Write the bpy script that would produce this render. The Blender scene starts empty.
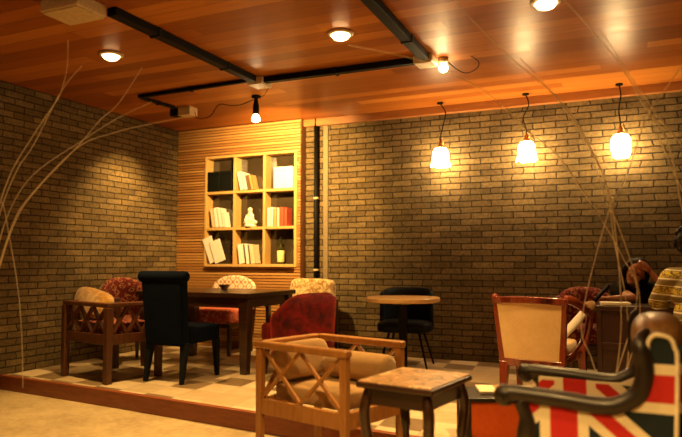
import bpy, bmesh, math, random
from mathutils import Vector, Matrix
random.seed(7)
S = bpy.context.scene
COL = S.collection
PI = math.pi
R = math.radians

# ------------------------------------------------------------------ camera, world, lights, exposure
cam_d = bpy.data.cameras.new('camera'); cam = bpy.data.objects.new('camera', cam_d); COL.objects.link(cam)
cam.location = (0, 0, 1.1); cam.rotation_euler = (R(93.8), 0, R(24.4))
cam_d.sensor_width = 36; cam_d.lens = 638 / 682 * 36; cam_d.clip_start = .05; cam_d.clip_end = 60
cam_d.dof.use_dof = True; cam_d.dof.focus_distance = 5.4; cam_d.dof.aperture_fstop = 1.3
S.camera = cam
W = bpy.data.worlds.new('room_dark'); S.world = W; W.use_nodes = True
W.node_tree.nodes['Background'].inputs[0].default_value = (1, .6, .3, 1)
W.node_tree.nodes['Background'].inputs[1].default_value = .004
S.view_settings.view_transform = 'Standard'; S.view_settings.look = 'None'
S.view_settings.gamma = 1; S.view_settings.exposure = 0.0
WARM = (1, .6, .19)
E_PENDANT = 80          # emission of the three glass shades
E_DOWN = 520            # downlight spots, watts
E_FAR = 330             # unseen downlights nearer the camera, added to light the foreground
E_SHELF = 620           # bulb aimed at the bookcase
E_LEFT = 300            # spotlight aimed at the left wall
E_DISC = 26

# ------------------------------------------------------------------ node helpers
class G:
    """tiny expression builder for shader math"""
    def __init__(s, name, rough=.6, metal=0, spec=.5, coat=0, sheen=0):
        s.m = bpy.data.materials.new(name); s.m.use_nodes = True
        s.nt = s.m.node_tree; s.b = s.nt.nodes['Principled BSDF']
        s.b.inputs['Roughness'].default_value = rough; s.b.inputs['Metallic'].default_value = metal
        s.b.inputs['Specular IOR Level'].default_value = spec
        s.b.inputs['Coat Weight'].default_value = coat; s.b.inputs['Coat Roughness'].default_value = .15
        s.b.inputs['Sheen Weight'].default_value = sheen; s.b.inputs['Sheen Roughness'].default_value = .4
        s._c = None
    def n(s, t): return s.nt.nodes.new(t)
    def l(s, a, b): s.nt.links.new(a, b)
    def coords(s):
        if not s._c: s._c = s.n('ShaderNodeTexCoord').outputs['Object']
        return s._c
    def scaled(s, sc, loc=(0, 0, 0), rot=(0, 0, 0)):
        m = s.n('ShaderNodeMapping'); s.l(s.coords(), m.inputs[0])
        m.inputs['Scale'].default_value = sc; m.inputs['Location'].default_value = loc; m.inputs['Rotation'].default_value = rot
        return m.outputs[0]
    def xyz(s, v=None):
        x = s.n('ShaderNodeSeparateXYZ'); s.l(v or s.coords(), x.inputs[0]); return x.outputs
    def comb(s, x, y, z=0):
        c = s.n('ShaderNodeCombineXYZ')
        for i, v in enumerate((x, y, z)):
            if isinstance(v, (int, float)): c.inputs[i].default_value = v
            else: s.l(v, c.inputs[i])
        return c.outputs[0]
    def mt(s, op, a, b=None, c=None):
        m = s.n('ShaderNodeMath'); m.operation = op
        for i, v in enumerate((a, b, c)):
            if v is None: continue
            if isinstance(v, (int, float)): m.inputs[i].default_value = v
            else: s.l(v, m.inputs[i])
        return m.outputs[0]
    def noise(s, v, scale=5, detail=4, rough=.55, dist=0):
        t = s.n('ShaderNodeTexNoise'); s.l(v, t.inputs['Vector'])
        t.inputs['Scale'].default_value = scale; t.inputs['Detail'].default_value = detail
        t.inputs['Roughness'].default_value = rough; t.inputs['Distortion'].default_value = dist
        return t.outputs['Fac']
    def vor(s, v, scale=5, feat='F1', out='Distance'):
        t = s.n('ShaderNodeTexVoronoi'); t.feature = feat; s.l(v, t.inputs['Vector']); t.inputs['Scale'].default_value = scale
        return t.outputs[out]
    def ramp(s, f, stops, const=False):
        r = s.n('ShaderNodeValToRGB'); s.l(f, r.inputs[0]); e = r.color_ramp.elements
        if const: r.color_ramp.interpolation = 'CONSTANT'
        while len(e) < len(stops): e.new(.5)
        for i, (p, c) in enumerate(stops): e[i].position = p; e[i].color = (*c, 1)
        return r.outputs[0]
    def mix(s, f, a, b, mode='MIX'):
        m = s.n('ShaderNodeMix'); m.data_type = 'RGBA'; m.blend_type = mode
        for i, v in ((0, f), (6, a), (7, b)):
            if isinstance(v, (int, float)): m.inputs[i].default_value = v
            elif isinstance(v, tuple): m.inputs[i].default_value = (*v, 1)
            else: s.l(v, m.inputs[i])
        return m.outputs[2]
    def col(s, c):
        if isinstance(c, tuple): s.b.inputs['Base Color'].default_value = (*c, 1)
        else: s.l(c, s.b.inputs['Base Color'])
        return s
    def bump(s, h, strength=.4, dist=.01):
        b = s.n('ShaderNodeBump'); b.inputs['Strength'].default_value = strength; b.inputs['Distance'].default_value = dist
        s.l(h, b.inputs['Height']); s.l(b.outputs[0], s.b.inputs['Normal']); return s
    def rough(s, f): s.l(f, s.b.inputs['Roughness']); return s

def plain(name, c, rough=.5, metal=0, var=.12, **k):
    g = G(name, rough, metal, **k)
    f = g.noise(g.coords(), 30, 3)
    return g.col(g.ramp(f, [(.3, tuple(x * (1 - var) for x in c)), (.7, tuple(min(1, x * (1 + var)) for x in c))])).m

def wood(name, c0, c1, rough=.35, stretch=(1, 1, 12), coat=.2, sc=3):
    g = G(name, rough, coat=coat)
    f = g.noise(g.scaled(tuple(30 / v for v in stretch)), sc * .5, 5, .6, .4)
    g.col(g.ramp(f, [(.3, c0), (.7, c1)])); return g.bump(f, .06, .003).m

def fabric(name, c0, c1, sc=160, rough=.9, sheen=.3, st=.3, spec=.2):
    g = G(name, rough, spec=spec, sheen=sheen)
    f = g.noise(g.coords(), sc, 3); f2 = g.noise(g.coords(), 7, 3)
    g.col(g.ramp(g.mt('ADD', g.mt('MULTIPLY', f, .5), g.mt('MULTIPLY', f2, .5)), [(.3, c0), (.7, c1)]))
    return g.bump(f, st, .004).m

def brick(name, axis):
    g = G(name, .85, spec=.25)
    x, y, z = g.xyz()
    h = x if axis == 'x' else y
    jz = g.noise(g.comb(g.mt('MULTIPLY', h, 5), g.mt('MULTIPLY', z, 14)), 1, 2)
    zz = g.mt('ADD', z, g.mt('MULTIPLY', g.mt('SUBTRACT', jz, .5), .014))
    hh = g.mt('ADD', h, g.mt('MULTIPLY', g.mt('SUBTRACT', g.noise(g.comb(g.mt('MULTIPLY', h, 3), g.mt('MULTIPLY', z, 14.7), 3.), 1, 1), .5), .05))
    v = g.comb(hh, zz)
    b = g.n('ShaderNodeTexBrick'); g.l(v, b.inputs['Vector'])
    b.inputs['Scale'].default_value = 1; b.inputs['Brick Width'].default_value = .23; b.inputs['Row Height'].default_value = .068
    b.inputs['Mortar Size'].default_value = .0065; b.inputs['Mortar Smooth'].default_value = .35; b.inputs['Bias'].default_value = 0
    b.inputs['Color1'].default_value = (.115, .081, .035, 1); b.inputs['Color2'].default_value = (.205, .15, .069, 1)
    b.inputs['Mortar'].default_value = (.024, .015, .007, 1)
    n1 = g.noise(v, 28, 6, .65); n2 = g.noise(v, 3, 3)
    c = g.mix(.75, b.outputs['Color'], g.ramp(n1, [(.3, (.4, .38, .36)), (.68, (1.25, 1.2, 1.1))]), 'MULTIPLY')
    c = g.mix(.6, c, g.ramp(n2, [(.35, (.6, .6, .6)), (.65, (1.15, 1.12, 1.05))]), 'MULTIPLY')
    g.col(c)
    hgt = g.mt('ADD', g.mt('MULTIPLY', b.outputs['Fac'], -1), g.mt('MULTIPLY', n1, .55))
    return g.bump(hgt, .9, .012).m

def union_flag(name, cs, cz, ws=.053, k=.85):
    """crossed flag laid on the chair's own length (x) and height (z)"""
    g = G(name, .85, spec=.2, sheen=.2)
    x, y, z = g.xyz()
    s = g.mt('SUBTRACT', x, cs); h = g.mt('SUBTRACT', z, cz)
    a, b = g.mt('ABSOLUTE', s), g.mt('ABSOLUTE', h)
    q = 1 / math.sqrt(1 + k * k)
    d = g.mt('ABSOLUTE', g.mt('MULTIPLY', g.mt('SUBTRACT', b, g.mt('MULTIPLY', a, k)), q))
    white, red, blue = (.78, .68, .47), (.5, .025, .02), (.012, .02, .024)
    cr = g.mt('MINIMUM', a, b)
    c = g.mix(g.mt('LESS_THAN', d, .062), blue, white)
    c = g.mix(g.mt('LESS_THAN', d, .026), c, red)
    c = g.mix(g.mt('LESS_THAN', cr, ws + .04), c, white)
    c = g.mix(g.mt('LESS_THAN', cr, ws), c, red)
    f = g.noise(g.coords(), 180, 2)
    g.col(g.mix(.25, c, g.ramp(f, [(.3, (.6, .6, .6)), (.7, (1, 1, 1))]), 'MULTIPLY')); return g.bump(f, .2, .003).m

M = {}
M['brick_x'] = brick('brick_back', 'x'); M['brick_y'] = brick('brick_left', 'y')
# ceiling boards run along X, varnished
g = G('ceiling_boards', .3, coat=0, spec=.09); x, y, z = g.xyz()
row = g.mt('FLOOR', g.mt('DIVIDE', y, .16)); fr = g.mt('FRACT', g.mt('DIVIDE', y, .16))
seg = g.mt('FLOOR', g.mt('ADD', g.mt('DIVIDE', x, 3.4), g.mt('MULTIPLY', row, .37)))
wn = g.n('ShaderNodeTexWhiteNoise'); wn.noise_dimensions = '2D'; g.l(g.comb(row, seg), wn.inputs['Vector'])
gr = g.noise(g.comb(g.mt('MULTIPLY', x, 1.2), g.mt('MULTIPLY', y, 16), g.mt('MULTIPLY', wn.outputs[0], 9)), 1.6, 5, .6, .3)
tone = g.mt('ADD', g.mt('MULTIPLY', wn.outputs[0], .5), g.mt('MULTIPLY', gr, .5))
c = g.ramp(tone, [(.15, (.2, .052, .008)), (.5, (.36, .112, .018)), (.9, (.56, .22, .04))])
gap = g.mt('LESS_THAN', fr, .03)
g.col(g.mix(gap, c, (.14, .04, .008))); g.bump(g.mt('SUBTRACT', g.mt('MULTIPLY', gr, .3), gap), .15, .004)
g.rough(g.ramp(gr, [(.3, (.28,) * 3), (.7, (.4,) * 3)])); M['ceiling'] = g.m
# checked floor tiles on the platform
g = G('floor_tiles', .4, coat=.1); x, y, z = g.xyz()
T = .3
xr = g.mt('ADD', g.mt('MULTIPLY', x, .995), g.mt('MULTIPLY', y, .09)); yr = g.mt('SUBTRACT', g.mt('MULTIPLY', y, .995), g.mt('MULTIPLY', x, -.09))
i, j = g.mt('FLOOR', g.mt('DIVIDE', xr, T)), g.mt('FLOOR', g.mt('DIVIDE', yr, T))
wn = g.n('ShaderNodeTexWhiteNoise'); wn.noise_dimensions = '2D'; g.l(g.comb(i, j), wn.inputs['Vector'])
par = g.mt('MODULO', g.mt('ABSOLUTE', g.mt('ADD', i, j)), 2)
dark = g.mt('MULTIPLY', g.mt('GREATER_THAN', par, .5), g.mt('GREATER_THAN', wn.outputs[0], .35))
n1 = g.noise(g.coords(), 9, 5)
lt = g.ramp(g.mt('ADD', g.mt('MULTIPLY', n1, .6), g.mt('MULTIPLY', wn.outputs[0], .4)), [(.3, (.46, .34, .19)), (.7, (.66, .53, .34))])
dk = g.ramp(n1, [(.3, (.15, .095, .045)), (.7, (.25, .17, .09))])
fx, fy = g.mt('FRACT', g.mt('DIVIDE', xr, T)), g.mt('FRACT', g.mt('DIVIDE', yr, T))
grout = g.mt('LESS_THAN', g.mt('MINIMUM', fx, fy), .015)
g.col(g.mix(grout, g.mix(dark, lt, dk), (.28, .2, .12))); g.bump(g.mt('MULTIPLY', grout, -1), .3, .003); M['tiles'] = g.m
# lower floor, worn screed
g = G('screed', .6); n1 = g.noise(g.coords(), 2.2, 6, .6); n2 = g.noise(g.coords(), 25, 4)
g.col(g.ramp(g.mt('ADD', g.mt('MULTIPLY', n1, .7), g.mt('MULTIPLY', n2, .3)), [(.35, (.3, .21, .1)), (.62, (.52, .4, .21))])); g.bump(n2, .15, .004); M['screed'] = g.m
g = G('slat_timber', .45, coat=.1); x, y, z = g.xyz()
wn = g.n('ShaderNodeTexWhiteNoise'); wn.noise_dimensions = '1D'; g.l(g.mt('FLOOR', g.mt('DIVIDE', z, .0365)), wn.inputs['W'])
f = g.noise(g.comb(g.mt('MULTIPLY', x, 2.5), y, g.mt('MULTIPLY', z, 60)), 1, 4)
g.col(g.ramp(g.mt('ADD', g.mt('MULTIPLY', wn.outputs[0], .45), g.mt('MULTIPLY', f, .55)), [(.2, (.3, .125, .03)), (.5, (.46, .23, .065)), (.8, (.6, .34, .11))])); M['slat'] = g.m
M['slat_back'] = wood('panel_backing', (.16, .055, .018), (.26, .1, .03), .5)
M['trim'] = wood('riser_timber', (.19, .04, .011), (.28, .075, .018), .4, (10, 1, 1))
M['cornice'] = wood('cornice_timber', (.3, .105, .024), (.4, .16, .04), .45, (12, 1, 1))
M['pine'] = wood('pine', (.5, .3, .09), (.62, .4, .15), .4, (1, 1, 10))
M['oak'] = wood('golden_oak', (.29, .115, .022), (.42, .185, .045), .35, (1, 1, 6))
M['tabletop'] = wood('round_top', (.48, .28, .1), (.6, .38, .16), .4, (8, 1, 1))
M['mahogany'] = wood('mahogany', (.13, .017, .007), (.24, .038, .013), .22, (1, 1, 8), .6)
M['walnut'] = wood('walnut', (.02, .007, .003), (.045, .016, .006), .3, (8, 1, 1), .3)
M['redwood'] = wood('red_brown_wood', (.055, .016, .005), (.1, .032, .01), .4, (1, 1, 8), .2)
M['black_wood'] = wood('ebonised_wood', (.007, .0035, .002), (.016, .008, .004), .42, (8, 1, 1), .08)
M['crest'] = wood('crest_wood', (.15, .068, .02), (.24, .118, .038), .42, (1, 8, 1), .15)
M['dark_table'] = wood('bar_table_wood', (.018, .005, .003), (.045, .012, .006), .35, (8, 1, 1), .3)
M['blue'] = fabric('navy_fabric', (.002, .0038, .009), (.004, .007, .015), 120, .95, 0, .3, .05)
M['shell_black'] = plain('black_shell', (.004, .006, .01), .6, spec=.15)
M['black'] = plain('black_metal', (.004, .003, .002), .6, spec=.12)
M['tan'] = fabric('tan_fabric', (.33, .19, .07), (.46, .28, .115))
M['cream_fabric'] = fabric('cream_woven', (.66, .45, .2), (.84, .62, .33), 120)
M['orange'] = fabric('orange_fabric', (.72, .11, .016), (.88, .18, .03), 120)
g = G('red_velvet', .75, sheen=.45, spec=.2); n1 = g.noise(g.coords(), 9, 4, .6, .6)
g.b.inputs['Sheen Tint'].default_value = (1, .15, .1, 1)
g.col(g.ramp(n1, [(.35, (.03, .0015, .003)), (.62, (.15, .005, .006))])); g.bump(n1, .3, .02); M['velvet'] = g.m
g = G('damask', .8, spec=.2, sheen=.2); v = g.vor(g.coords(), 11, 'SMOOTH_F1'); n1 = g.noise(g.coords(), 16, 3, .6, 2.2)
fl = g.mt('MULTIPLY', g.mt('SINE', g.mt('MULTIPLY', g.mt('ADD', v, g.mt('MULTIPLY', n1, .5)), 26)), 1)
g.col(g.ramp(fl, [(.35, (.11, .008, .006)), (.8, (.17, .014, .009)), (.93, (.42, .22, .08))])); M['damask'] = g.m
g = G('rose_fabric', .85, spec=.2); n1 = g.noise(g.scaled((1, 1, 1)), 26, 4, .6, 1)
g.col(g.ramp(n1, [(.35, (.42, .05, .03)), (.55, (.52, .12, .06)), (.68, (.75, .5, .3))])); M['rose'] = g.m
g = G('trellis_fabric', .85, spec=.2); x, y, z = g.xyz()
p = g.mt('SINE', g.mt('MULTIPLY', x, 26)); q = g.mt('MULTIPLY', g.mt('SINE', g.mt('MULTIPLY', z, 30)), .9)
d = g.mt('ABSOLUTE', g.mt('SUBTRACT', g.mt('MULTIPLY', p, p), g.mt('MULTIPLY', q, q)))
g.col(g.ramp(d, [(.1, (.45, .2, .1)), (.25, (.75, .64, .45)), (.7, (.8, .7, .52)), (.85, (.5, .25, .14))])); M['trellis'] = g.m
g = G('plush_cream', .95, spec=.1, sheen=.5); v = g.noise(g.coords(), 22, 3, .5, 1.2); n2 = g.noise(g.coords(), 120, 2)
g.col(g.ramp(v, [(.42, (.34, .17, .04)), (.52, (.62, .43, .18)), (.62, (.74, .58, .32))])); g.bump(n2, .8, .01); M['plush'] = g.m
g = G('gold_fur', .95, spec=.1, sheen=.6); v = g.noise(g.coords(), 14, 3, .5, .8); n2 = g.noise(g.coords(), 110, 3)
g.col(g.ramp(v, [(.35, (.34, .15, .02)), (.65, (.6, .34, .07))])); g.bump(n2, 1, .015); M['fur'] = g.m
g = G('stone_tiles', .35, coat=.15); v = g.noise(g.coords(), 15, 6, .65, .8)
x, y, z = g.xyz(); gg = g.mt('MINIMUM', g.mt('FRACT', g.mt('DIVIDE', g.mt('ADD', x, 5), .1)), g.mt('FRACT', g.mt('DIVIDE', g.mt('ADD', y, 5), .1)))
c = g.ramp(v, [(.38, (.16, .075, .025)), (.46, (.52, .34, .14)), (.54, (.5, .2, .07)), (.62, (.78, .6, .33))])
g.col(g.mix(g.mt('LESS_THAN', gg, .06), c, (.26, .15, .07))); M['stone'] = g.m
M['flag'] = union_flag('crossed_flag_fabric', .218, .745)
M['piping'] = plain('cream_piping', (.78, .68, .48), .7)
M['white'] = plain('white_card', (.82, .78, .7), .6, var=.04)
M['cream'] = plain('cream_paper', (.7, .58, .38), .6)
M['redbook'] = plain('red_cloth', (.5, .07, .03), .6)
M['brownbook'] = plain('brown_cloth', (.16, .09, .04), .6)
M['tanbook'] = plain('tan_cloth', (.5, .3, .1), .6)
M['blackbox'] = plain('black_box', (.004, .005, .004), .6, spec=.15)
M['creambox'] = plain('cream_enamel', (.6, .46, .27), .5)
M['brass'] = plain('brass', (.6, .34, .1), .3, 1)
M['plaster'] = plain('plaster', (.2, .15, .08), .85)
M['ceramic'] = plain('ceramic', (.3, .2, .1), .3)
M['figurine'] = plain('white_ceramic', (.75, .7, .58), .3)
M['twig'] = wood('dry_twig', (.9, .8, .58), (.96, .9, .72), .4, (1, 1, 5))
M['vase'] = plain('dark_vase', (.06, .04, .025), .3)
M['skin'] = plain('skin', (.52, .24, .12), .5, var=.05)
M['hair'] = plain('black_hair', (.008, .005, .004), .65, var=.3, spec=.2)
M['dark_cloth'] = fabric('dark_cloth', (.008, .006, .005), (.016, .012, .009), 160, .95, 0, .3, .05)
M['lip'] = plain('lips', (.42, .12, .08), .4)
M['eye'] = plain('eye_dark', (.02, .012, .008), .2)
g = G('banded_floral_shirt', .9, spec=.15); x, y, z = g.xyz()
w = g.mt('FRACT', g.mt('DIVIDE', g.mt('ADD', z, g.mt('MULTIPLY', x, .08)), .115))
n1 = g.noise(g.coords(), 42, 3, .5, 1.5)
base = g.ramp(w, [(0, (.2, .155, .08)), (.3, (.25, .19, .1)), (.36, (.78, .72, .52)), (.45, (.2, .15, .075)), (.55, (.13, .095, .04)), (.92, (.2, .155, .08)), (.94, (.74, .68, .48))], True)
flw = g.mt('MULTIPLY', g.mt('MULTIPLY', g.mt('GREATER_THAN', w, .5), g.mt('LESS_THAN', w, .9)), g.mt('GREATER_THAN', n1, .5))
g.col(g.mix(flw, base, (.52, .38, .06))); M['shirt'] = g.m
g = G('glass_dark_mirror', .06, spec=.8); g.col(g.ramp(g.noise(g.coords(), 3, 2), [(.3, (.03, .022, .012)), (.7, (.05, .036, .02))])); M['smoked'] = g.m
g = G('green_glass', .08); g.col((.05, .05, .008)); g.b.inputs['Transmission Weight'].default_value = .4; M['bottle'] = g.m
M['label'] = plain('bottle_label', (.8, .7, .3), .5)
def emit(name, c, s):
    g = G(name); g.col((.8, .7, .5)); g.b.inputs['Emission Color'].default_value = (*c, 1); g.b.inputs['Emission Strength'].default_value = s; return g.m
M['shade'] = emit('lit_glass_shade', (1, .66, .28), E_PENDANT)
M['disc'] = emit('lit_diffuser', (1, .62, .26), E_DISC); M['disc_dim'] = emit('dim_diffuser', (1, .62, .26), E_DISC * .35)
M['bulb'] = emit('lit_bulb', (1, .7, .34), 40)

# ------------------------------------------------------------------ mesh helpers
class MB:
    def __init__(s): s.bm = bmesh.new()
    def box(s, c, size, rot=None, taper=None):
        m = Matrix.Translation(c) @ (rot.to_4x4() if rot else Matrix()) @ Matrix.Diagonal((*size, 1))
        r = bmesh.ops.create_cube(s.bm, size=1, matrix=m); return s
    def leg(s, p0, p1, a0, a1=None, n=4):
        """tapered square (or n-sided) bar from p0 to p1; a0, a1 half widths"""
        p0, p1 = Vector(p0), Vector(p1); a1 = a0 if a1 is None else a1
        d = (p1 - p0).normalized(); up = Vector((0, 0, 1)) if abs(d.z) < .9 else Vector((0, 1, 0))
        u = d.cross(up).normalized(); v = u.cross(d)
        off = PI / 4 if n == 4 else 0; k = math.sqrt(2) if n == 4 else 1
        r = []
        for p, a in ((p0, a0), (p1, a1)):
            r.append([s.bm.verts.new(p + (u * math.cos(off + 2 * PI * i / n) + v * math.sin(off + 2 * PI * i / n)) * a * k) for i in range(n)])
        for i in range(n): s.bm.faces.new((r[0][i], r[0][(i + 1) % n], r[1][(i + 1) % n], r[1][i]))
        s.bm.faces.new(r[0][::-1]); s.bm.faces.new(r[1]); return s
    def tube(s, pts, rad, n=10, flat=1.0, closed=False):
        pts = [Vector(p) for p in pts]; m = len(pts)
        rad = [rad] * m if isinstance(rad, (int, float)) else rad
        rings = []; u = None
        for i, p in enumerate(pts):
            if closed: d = (pts[(i + 1) % m] - pts[i - 1]).normalized()
            else: d = (pts[min(i + 1, m - 1)] - pts[max(i - 1, 0)]).normalized()
            if u is None:
                up = Vector((0, 0, 1)) if abs(d.z) < .9 else Vector((0, 1, 0)); u = d.cross(up).normalized()
            else: u = (u - d * u.dot(d)).normalized()
            v = d.cross(u)
            rings.append([s.bm.verts.new(p + u * math.cos(2 * PI * k / n) * rad[i] + v * math.sin(2 * PI * k / n) * rad[i] * flat) for k in range(n)])
        for i in range(m if closed else m - 1):
            a, b = rings[i], rings[(i + 1) % m]
            for k in range(n): s.bm.faces.new((a[k], a[(k + 1) % n], b[(k + 1) % n], b[k]))
        if not closed: s.bm.faces.new(rings[0][::-1]); s.bm.faces.new(rings[-1])
        return s
    def lathe(s, prof, c=(0, 0, 0), n=24, wave=None):
        c = Vector(c); rings = []
        for r, z in prof:
            if r < 1e-5: rings.append([s.bm.verts.new(c + Vector((0, 0, z)))])
            else: rings.append([s.bm.verts.new(c + Vector((math.cos(2 * PI * k / n) * r, math.sin(2 * PI * k / n) * r, z + (wave(z, k / n) if wave else 0)))) for k in range(n)])
        for a, b in zip(rings, rings[1:]):
            for k in range(n):
                k2 = (k + 1) % n
                if len(a) == 1 and len(b) == 1: continue
                if len(a) == 1: s.bm.faces.new((a[0], b[k2], b[k]))
                elif len(b) == 1: s.bm.faces.new((a[k], a[k2], b[0]))
                else: s.bm.faces.new((a[k], a[k2], b[k2], b[k]))
        if len(rings[0]) > 1: s.bm.faces.new(rings[0][::-1])
        if len(rings[-1]) > 1: s.bm.faces.new(rings[-1])
        return s
    def prism(s, pts, f0, f1):
        """outline pts mapped by f0 and f1 (each 2D -> 3D) and bridged"""
        a = [s.bm.verts.new(f0(*p)) for p in pts]; b = [s.bm.verts.new(f1(*p)) for p in pts]; n = len(pts)
        s.bm.faces.new(a[::-1]); s.bm.faces.new(b)
        for i in range(n): s.bm.faces.new((a[i], a[(i + 1) % n], b[(i + 1) % n], b[i]))
        return s
    def pad(s, c, size, e=.35, rot=None, n=20, puff=0):
        """superellipsoid cushion"""
        c = Vector(c); sg = lambda v, p: math.copysign(abs(v) ** p, v)
        rings = []
        for i in range(1, n):
            t = -PI / 2 + PI * i / n; row = []
            for k in range(2 * n):
                f = PI * k / n
                p = Vector((sg(math.cos(t), e) * sg(math.cos(f), e) * size[0] / 2, sg(math.cos(t), e) * sg(math.sin(f), e) * size[1] / 2, sg(math.sin(t), e) * size[2] / 2))
                if puff: 
                    rr = max(abs(p.x) / size[0], abs(p.y) / size[1]) * 2; p.z *= 1 - puff * rr ** 3
                row.append(s.bm.verts.new(c + (rot @ p if rot else p)))
            rings.append(row)
        for a, b in zip(rings, rings[1:]):
            for k in range(2 * n): s.bm.faces.new((a[k], a[(k + 1) % (2 * n)], b[(k + 1) % (2 * n)], b[k]))
        s.bm.faces.new(rings[0][::-1]); s.bm.faces.new(rings[-1]); return s
    def ell(s, c, r, rot=None, seg=20):
        m = Matrix.Translation(c) @ (rot.to_4x4() if rot else Matrix()) @ Matrix.Diagonal((*r, 1))
        bmesh.ops.create_uvsphere(s.bm, u_segments=seg, v_segments=seg // 2 + 2, radius=1, matrix=m); return s
    def cap(s, p0, p1, r0, r1=None):
        r1 = r0 if r1 is None else r1
        s.ell(p0, (r0,) * 3, seg=14); s.ell(p1, (r1,) * 3, seg=14)
        return s.tube([p0, p1], [r0, r1], 14)
    def shell(s, rx, ry, th, a, zf, z0, n=28, lean=0, e=1.0, rows=6):
        """curved chair back: arc centred on -Y; zf(f) top height, f in -1..1"""
        out = []
        for i in range(n + 1):
            f = -1 + 2 * i / n; t = -PI / 2 + f * a
            sg = lambda v: math.copysign(abs(v) ** e, v)
            dx, dy = sg(math.cos(t)), sg(math.sin(t)); zt = zf(f); zb = z0(f) if callable(z0) else z0
            ring = []
            for k in range(rows + 1):
                z = zb + (zt - th * .4 - zb) * k / rows; q = 1 + lean * (z - zb)
                ring.append(Vector((dx * rx * q, dy * ry * q, z)))
            q = 1 + lean * (zt - zb); ring.append(Vector((dx * (rx - th * .5) * q, dy * (ry - th * .5) * q, zt)))
            for k in range(rows, -1, -1):
                z = zb + (zt - th * .4 - zb) * k / rows; q = 1 + lean * (z - zb)
                ring.append(Vector((dx * (rx * q - th), dy * (ry * q - th), z)))
            out.append([s.bm.verts.new(p) for p in ring])
        m = len(out[0])
        for A, B in zip(out, out[1:]):
            for k in range(m): s.bm.faces.new((A[k], A[(k + 1) % m], B[(k + 1) % m], B[k]))
        s.bm.faces.new(out[0][::-1]); s.bm.faces.new(out[-1]); return s
    def build(s, name, mat, parent=None, smooth=False, bevel=0, sub=0, loc=None, rot=None, remesh=0, sm=0):
        bmesh.ops.recalc_face_normals(s.bm, faces=s.bm.faces)
        me = bpy.data.meshes.new(name); s.bm.to_mesh(me); s.bm.free()
        o = bpy.data.objects.new(name, me); COL.objects.link(o)
        me.materials.append(M[mat] if isinstance(mat, str) else mat)
        if smooth or bevel or remesh:
            for p in me.polygons: p.use_smooth = True
        if bevel:
            b = o.modifiers.new('b', 'BEVEL'); b.width = bevel; b.segments = 3; b.limit_method = 'ANGLE'; b.angle_limit = R(40); b.harden_normals = True
        if sub: m = o.modifiers.new('s', 'SUBSURF'); m.levels = m.render_levels = sub
        if remesh:
            m = o.modifiers.new('r', 'REMESH'); m.mode = 'VOXEL'; m.voxel_size = remesh; m.use_smooth_shade = True
            m = o.modifiers.new('sm', 'SMOOTH'); m.factor = .5; m.iterations = sm or 4
        if parent: o.parent = parent
        if loc: o.location = loc
        if rot: o.rotation_euler = rot
        return o

def tag(o, label, cat, group=None, kind=None):
    if label: o['label'] = label
    if cat: o['category'] = cat
    if group: o['group'] = group
    if kind: o['kind'] = kind
    return o
def thing(name, label, cat, loc=(0, 0, 0), rz=0, group=None):
    o = bpy.data.objects.new(name, None); COL.objects.link(o); o.empty_display_size = .1
    o.location = loc; o.rotation_euler = (0, 0, rz); return tag(o, label, cat, group)
def structure(o): o['kind'] = 'structure'; return o
def dup(o, parent=None, **kw):
    c = o.copy(); COL.objects.link(c)
    if parent: c.parent = parent
    for ch in list(o.children): dup(ch, c)
    for k, v in kw.items():
        if k == 'loc': c.location = v
        elif k == 'rz': c.rotation_euler.z = v
        else: c[k] = v
    return c
def smooth_path(pts, n=6):
    pts = [Vector(p) for p in pts]; out = []
    for i in range(len(pts) - 1):
        p0, p1, p2, p3 = pts[max(i - 1, 0)], pts[i], pts[i + 1], pts[min(i + 2, len(pts) - 1)]
        for k in range(n):
            t = k / n
            out.append(.5 * ((2 * p1) + (p2 - p0) * t + (2 * p0 - 5 * p1 + 4 * p2 - p3) * t * t + (3 * p1 - p0 - 3 * p2 + p3) * t ** 3))
    out.append(pts[-1]); return out
def rot(x=0, y=0, z=0):
    return Matrix.Rotation(R(z), 3, 'Z') @ Matrix.Rotation(R(y), 3, 'Y') @ Matrix.Rotation(R(x), 3, 'X')
def spot(parent, loc, target, power, angle=100, blend=.6, size=.04, c=WARM):
    l = bpy.data.lights.new('lamp_light', 'SPOT'); l.energy = power; l.color = c; l.spot_size = R(angle); l.spot_blend = blend; l.shadow_soft_size = size
    o = bpy.data.objects.new('lamp_light', l); COL.objects.link(o); o.parent = parent
    o.location = loc; o.rotation_euler = (Vector(target) - Vector(loc)).to_track_quat('-Z', 'Y').to_euler(); return o

# ------------------------------------------------------------------ the room
CZ, LZ = 2.86, -.13
XL, XR, YB, YF = -5.56, 4.5, 7.05, -3.0
EDGE = [(XL, 4.33), (-4.1, 4.2), (-2.49, 4.03), (-1.47, 3.915), (0, 3.77), (XR, 3.3)]
structure(MB().box(((XL + XR) / 2, (YB + YF) / 2, LZ - .05), (XR - XL + .24, YB - YF + .24, .1)).build('floor', 'screed'))
pl = EDGE + [(XR, YB), (XL, YB)]
structure(MB().prism(pl, lambda x, y: Vector((x, y, LZ)), lambda x, y: Vector((x, y, 0))).build('floor_platform', 'tiles'))
rs = [(x, y - .022) for x, y in EDGE] + [(x, y + .03) for x, y in EDGE[::-1]]
structure(MB().prism(rs, lambda x, y: Vector((x, y, LZ)), lambda x, y: Vector((x, y, .006))).build('trim_1', 'trim', bevel=.006))
structure(MB().box(((XL + XR) / 2, (YB + YF) / 2, CZ + .06), (XR - XL + .24, YB - YF + .24, .12)).build('ceiling', 'ceiling'))
structure(MB().box((XL - .06, (YB + YF) / 2, (CZ + LZ) / 2), (.12, YB - YF + .24, CZ - LZ)).build('wall_left', 'brick_y'))
structure(MB().box(((XL + XR) / 2, YB + .06, (CZ + LZ) / 2), (XR - XL, .12, CZ - LZ)).build('wall_back', 'brick_x'))
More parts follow.
